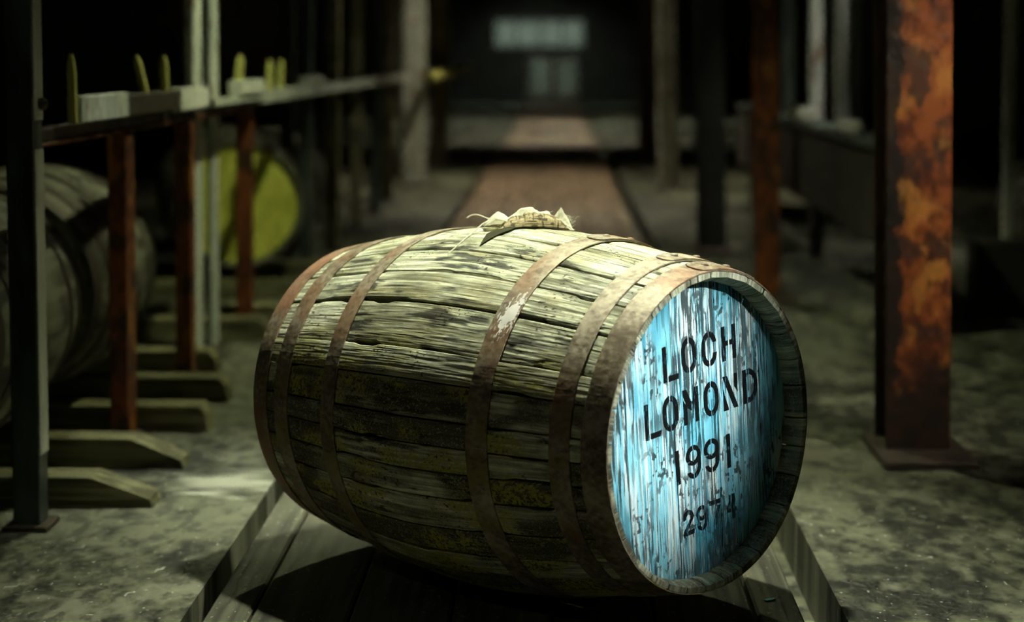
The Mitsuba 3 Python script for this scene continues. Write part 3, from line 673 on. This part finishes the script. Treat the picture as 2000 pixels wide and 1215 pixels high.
bar('bracket', 'pale steel bracket against the left one of the two pale posts', 'bracket', cbox(RX0, RX1, 5.56, 5.99, .893, .964, .004), 'mat_white')
bar('block', 'pale wooden block on the left rail right of the two pale posts', 'block', cbox(RX0 - .01, RX1 + .01, 6.60, 7.10, .918, .972, .006), 'mat_white')
bar('block', 'small pale block on the left rail further from the camera', 'block', cbox(RX0 - .01, RX1 + .01, 8.4, 8.9, .924, .962, .006), 'mat_pale')
def peg(x, y, z0, h, tilt, w, label):
    m = trimesh.convex.convex_hull(np.array([(sx * w, sy * .012, 0) for sx in (-1, 1) for sy in (-1, 1)] + [(sx * w + tilt * .8, sy * .012, h * .8) for sx in (-1, 1) for sy in (-1, 1)] + [(tilt + w * .4 * sx, sy * .006, h) for sx in (-1, 1) for sy in (-1, 1)]))
    m.apply_translation([x, y, z0]); bar('wooden_peg', label, 'peg', m, 'mat_peg')
peg(-1.158, 4.363, .900, .165, -.001, .0085, 'yellow-green wooden peg nearest to the camera on the left rail')
peg(-1.160, 5.14, .958, .103, -.022, .0085, 'yellow-green wooden peg that leans to the left on the left rail')
peg(-1.160, 5.40, .958, .103, -.001, .0095, 'yellow-green wooden peg just left of the two pale posts')
peg(-1.160, 6.66, .972, .090, .010, .0120, 'yellow-green wooden peg on the pale block right of the two pale posts')
peg(-1.160, 7.38, .924, .120, .002, .0100, 'first of a pair of wooden pegs on the far left rail')
peg(-1.160, 7.66, .924, .120, .006, .0100, 'second of a pair of wooden pegs on the far left rail')

def runner(y, x_tip, z1, w, slope, label, group=None):
    x0 = -2.75
    pts = []
    for yy in (y, y + w):
        pts += [(x0, yy, 0), (x0, yy, z1), (x_tip - slope, yy, z1), (x_tip, yy, z1 * (.30 if slope > .05 else .7)), (x_tip + .008, yy, .0)]
    bar('timber_runner', label, 'beam', trimesh.convex.convex_hull(np.array(pts)), 'mat_timber', group)
for y, xt, z1, sl, lb in ((4.20, -.965, .072, .14, 'timber floor runner with a pointed end, nearest on the left'), (4.61, -.975, .078, .13, 'timber floor runner with a pointed end, second from the front'),
                      (5.07, -1.000, .075, .015, 'timber floor runner with a blunt end, third from the front'), (5.53, -1.025, .075, .02, 'timber floor runner with a blunt end, fourth from the front'),
                      (6.02, -1.15, .078, .02, 'timber floor runner beside the two pale posts'), (6.78, -1.10, .078, .02, 'timber floor runner just behind the two pale posts'),
                      (7.15, -1.08, .078, .02, 'timber floor runner at the foot of the red post before the yellow-green head'), (7.95, -1.12, .078, .02, 'timber floor runner under the yellow-green cask'),
                      (8.70, -1.12, .078, .02, 'timber floor runner furthest back on the left')):
    runner(y, xt, z1, .105, sl, lb)

def old_cask(x, y, z, r, ln, yaw, label, head='mat_old_head', group=None):
    """A cask lying with its head to the camera: body, head, hoops."""
    k = thing('cask', label, 'barrel', group)
    re = r * .86; s = np.linspace(-ln / 2, ln / 2, 17); rr = r - (r - re) * np.abs(2 * s / ln) ** 1.7
    prof = [(0, -ln / 2 + .035), (re - .02, -ln / 2 + .035), (re - .018, -ln / 2)] + list(zip(rr, s)) + [(re - .018, ln / 2), (re - .02, ln / 2 - .035), (0, ln / 2 - .035)]
    M = trimesh.transformations.rotation_matrix(yaw, [0, 0, 1]) @ trimesh.transformations.rotation_matrix(PI / 2, [1, 0, 0])
    M = trimesh.transformations.translation_matrix([x, y, z]) @ M
    b = lathe(prof, 48); 
    if b.volume < 0: b.invert()
    hd = lathe([(0, ln / 2 - .037), (re - .019, ln / 2 - .037), (re - .019, ln / 2 - .030), (0, ln / 2 - .030)], 40)
    if hd.volume < 0: hd.invert()
    for m in (b, hd): m.apply_transform(M)
    obj('body', b, 'mat_old_cask', k, smooth=40)
    obj('head', hd, head, k)
    for a, c in ((-.5, -.44), (-.36, -.31), (-.2, -.15), (.15, .2), (.31, .36), (.44, .5)):
        f = lambda q: r - (r - re) * abs(2 * q) ** 1.7
        h = ring([(f(a) - .002, a * ln), (f(c) - .002, c * ln), (f(c) + .004, c * ln), (f(a) + .004, a * ln)], 48)
        if h.volume < 0: h.invert()
        h.apply_transform(M); obj('hoop', h, 'mat_iron', k, smooth=30)
    return k
old_cask(-1.585, 4.13 + .41, .078 + .33, .33, .80, 0, 'grey old cask at the left edge, half hidden behind the nearest post')
old_cask(-1.580, 5.02 + .41, .078 + .33, .33, .80, 0, 'grey old cask between the nearest left post and the nearest red post')
old_cask(-1.530, 8.0 + .45, .078 + .33, .33, .80, .30, 'cask with a yellow-green painted head behind the red posts', 'mat_yellow_head')
old_cask(-1.62, 10.2, .33, .33, .80, 0, 'dark cask behind the one with the yellow-green head')

# ---------------------------------------------------------------- right: stillage, blocks, posts
bar('stillage_beam', 'deep dark timber beam of the stillage right of the red columns', 'beam', cbox(1.31, 1.42, 6.9, 13.4, .29, .675, .006), 'mat_dark_timber')
bar('rail', 'grey-green rail on top of the dark beam on the right', 'rail', cbox(1.290, 1.43, 7.0, 13.4, .677, .712, .004), 'mat_green')
bar('block', 'pale pinkish block on the right rail, further from the camera', 'block', cbox(1.285, 1.335, 9.42, 10.35, .712, .79, .014), 'mat_white')
bar('block', 'pale pinkish block on the right rail, nearer to the big red column', 'block', cbox(1.285, 1.335, 8.06, 8.55, .712, .775, .014), 'mat_white')
def ledge(y): return cbox(1.33, 1.40, y, y + .12, 0, .29, .005)
for y, l in ((7.3, 'short dark leg under the near end of the right beam'), (9.6, 'short dark leg under the middle of the right beam'), (12.6, 'short dark leg under the far end of the right beam')):
    bar('leg_block', l, 'support', ledge(y), 'mat_dark_timber')
def rpost(x, y, w, dep, z0, mt, label):
    t = thing('pale_post', label, 'post'); obj('shaft', lean(cbox(x - w / 2, x + w / 2, y, y + dep, z0, 3.6, .003), LR_ * .8), mt, t)
rpost(1.392, 9.80, .075, .06, .712, 'mat_pale', 'brightest pale post on the right, standing on the right rail')
rpost(1.392, 8.93, .065, .05, .712, 'mat_pale', 'dimmer pale post between the brightest pale post and the big red column')
rpost(1.392, 11.0, .070, .06, .712, 'mat_green', 'dim grey-green post left of the brightest pale post on the right')
rpost(1.392, 8.42, .030, .04, .712, 'mat_green', 'thin dim post next to the big red column')
rpost(1.95, 7.9, .045, .05, 0, 'mat_white', 'thin grey-green post at the right edge, standing alone in the dark')
bar('stillage_beam', 'low dark timber beam at the right edge in front of the lone thin post', 'beam', cbox(1.72, 3.4, 7.55, 7.70, 0, .30, .006), 'mat_dark_timber')
old_cask(2.35, 8.3, .33, .33, .80, 0, 'dark cask in the shadow at the right edge')
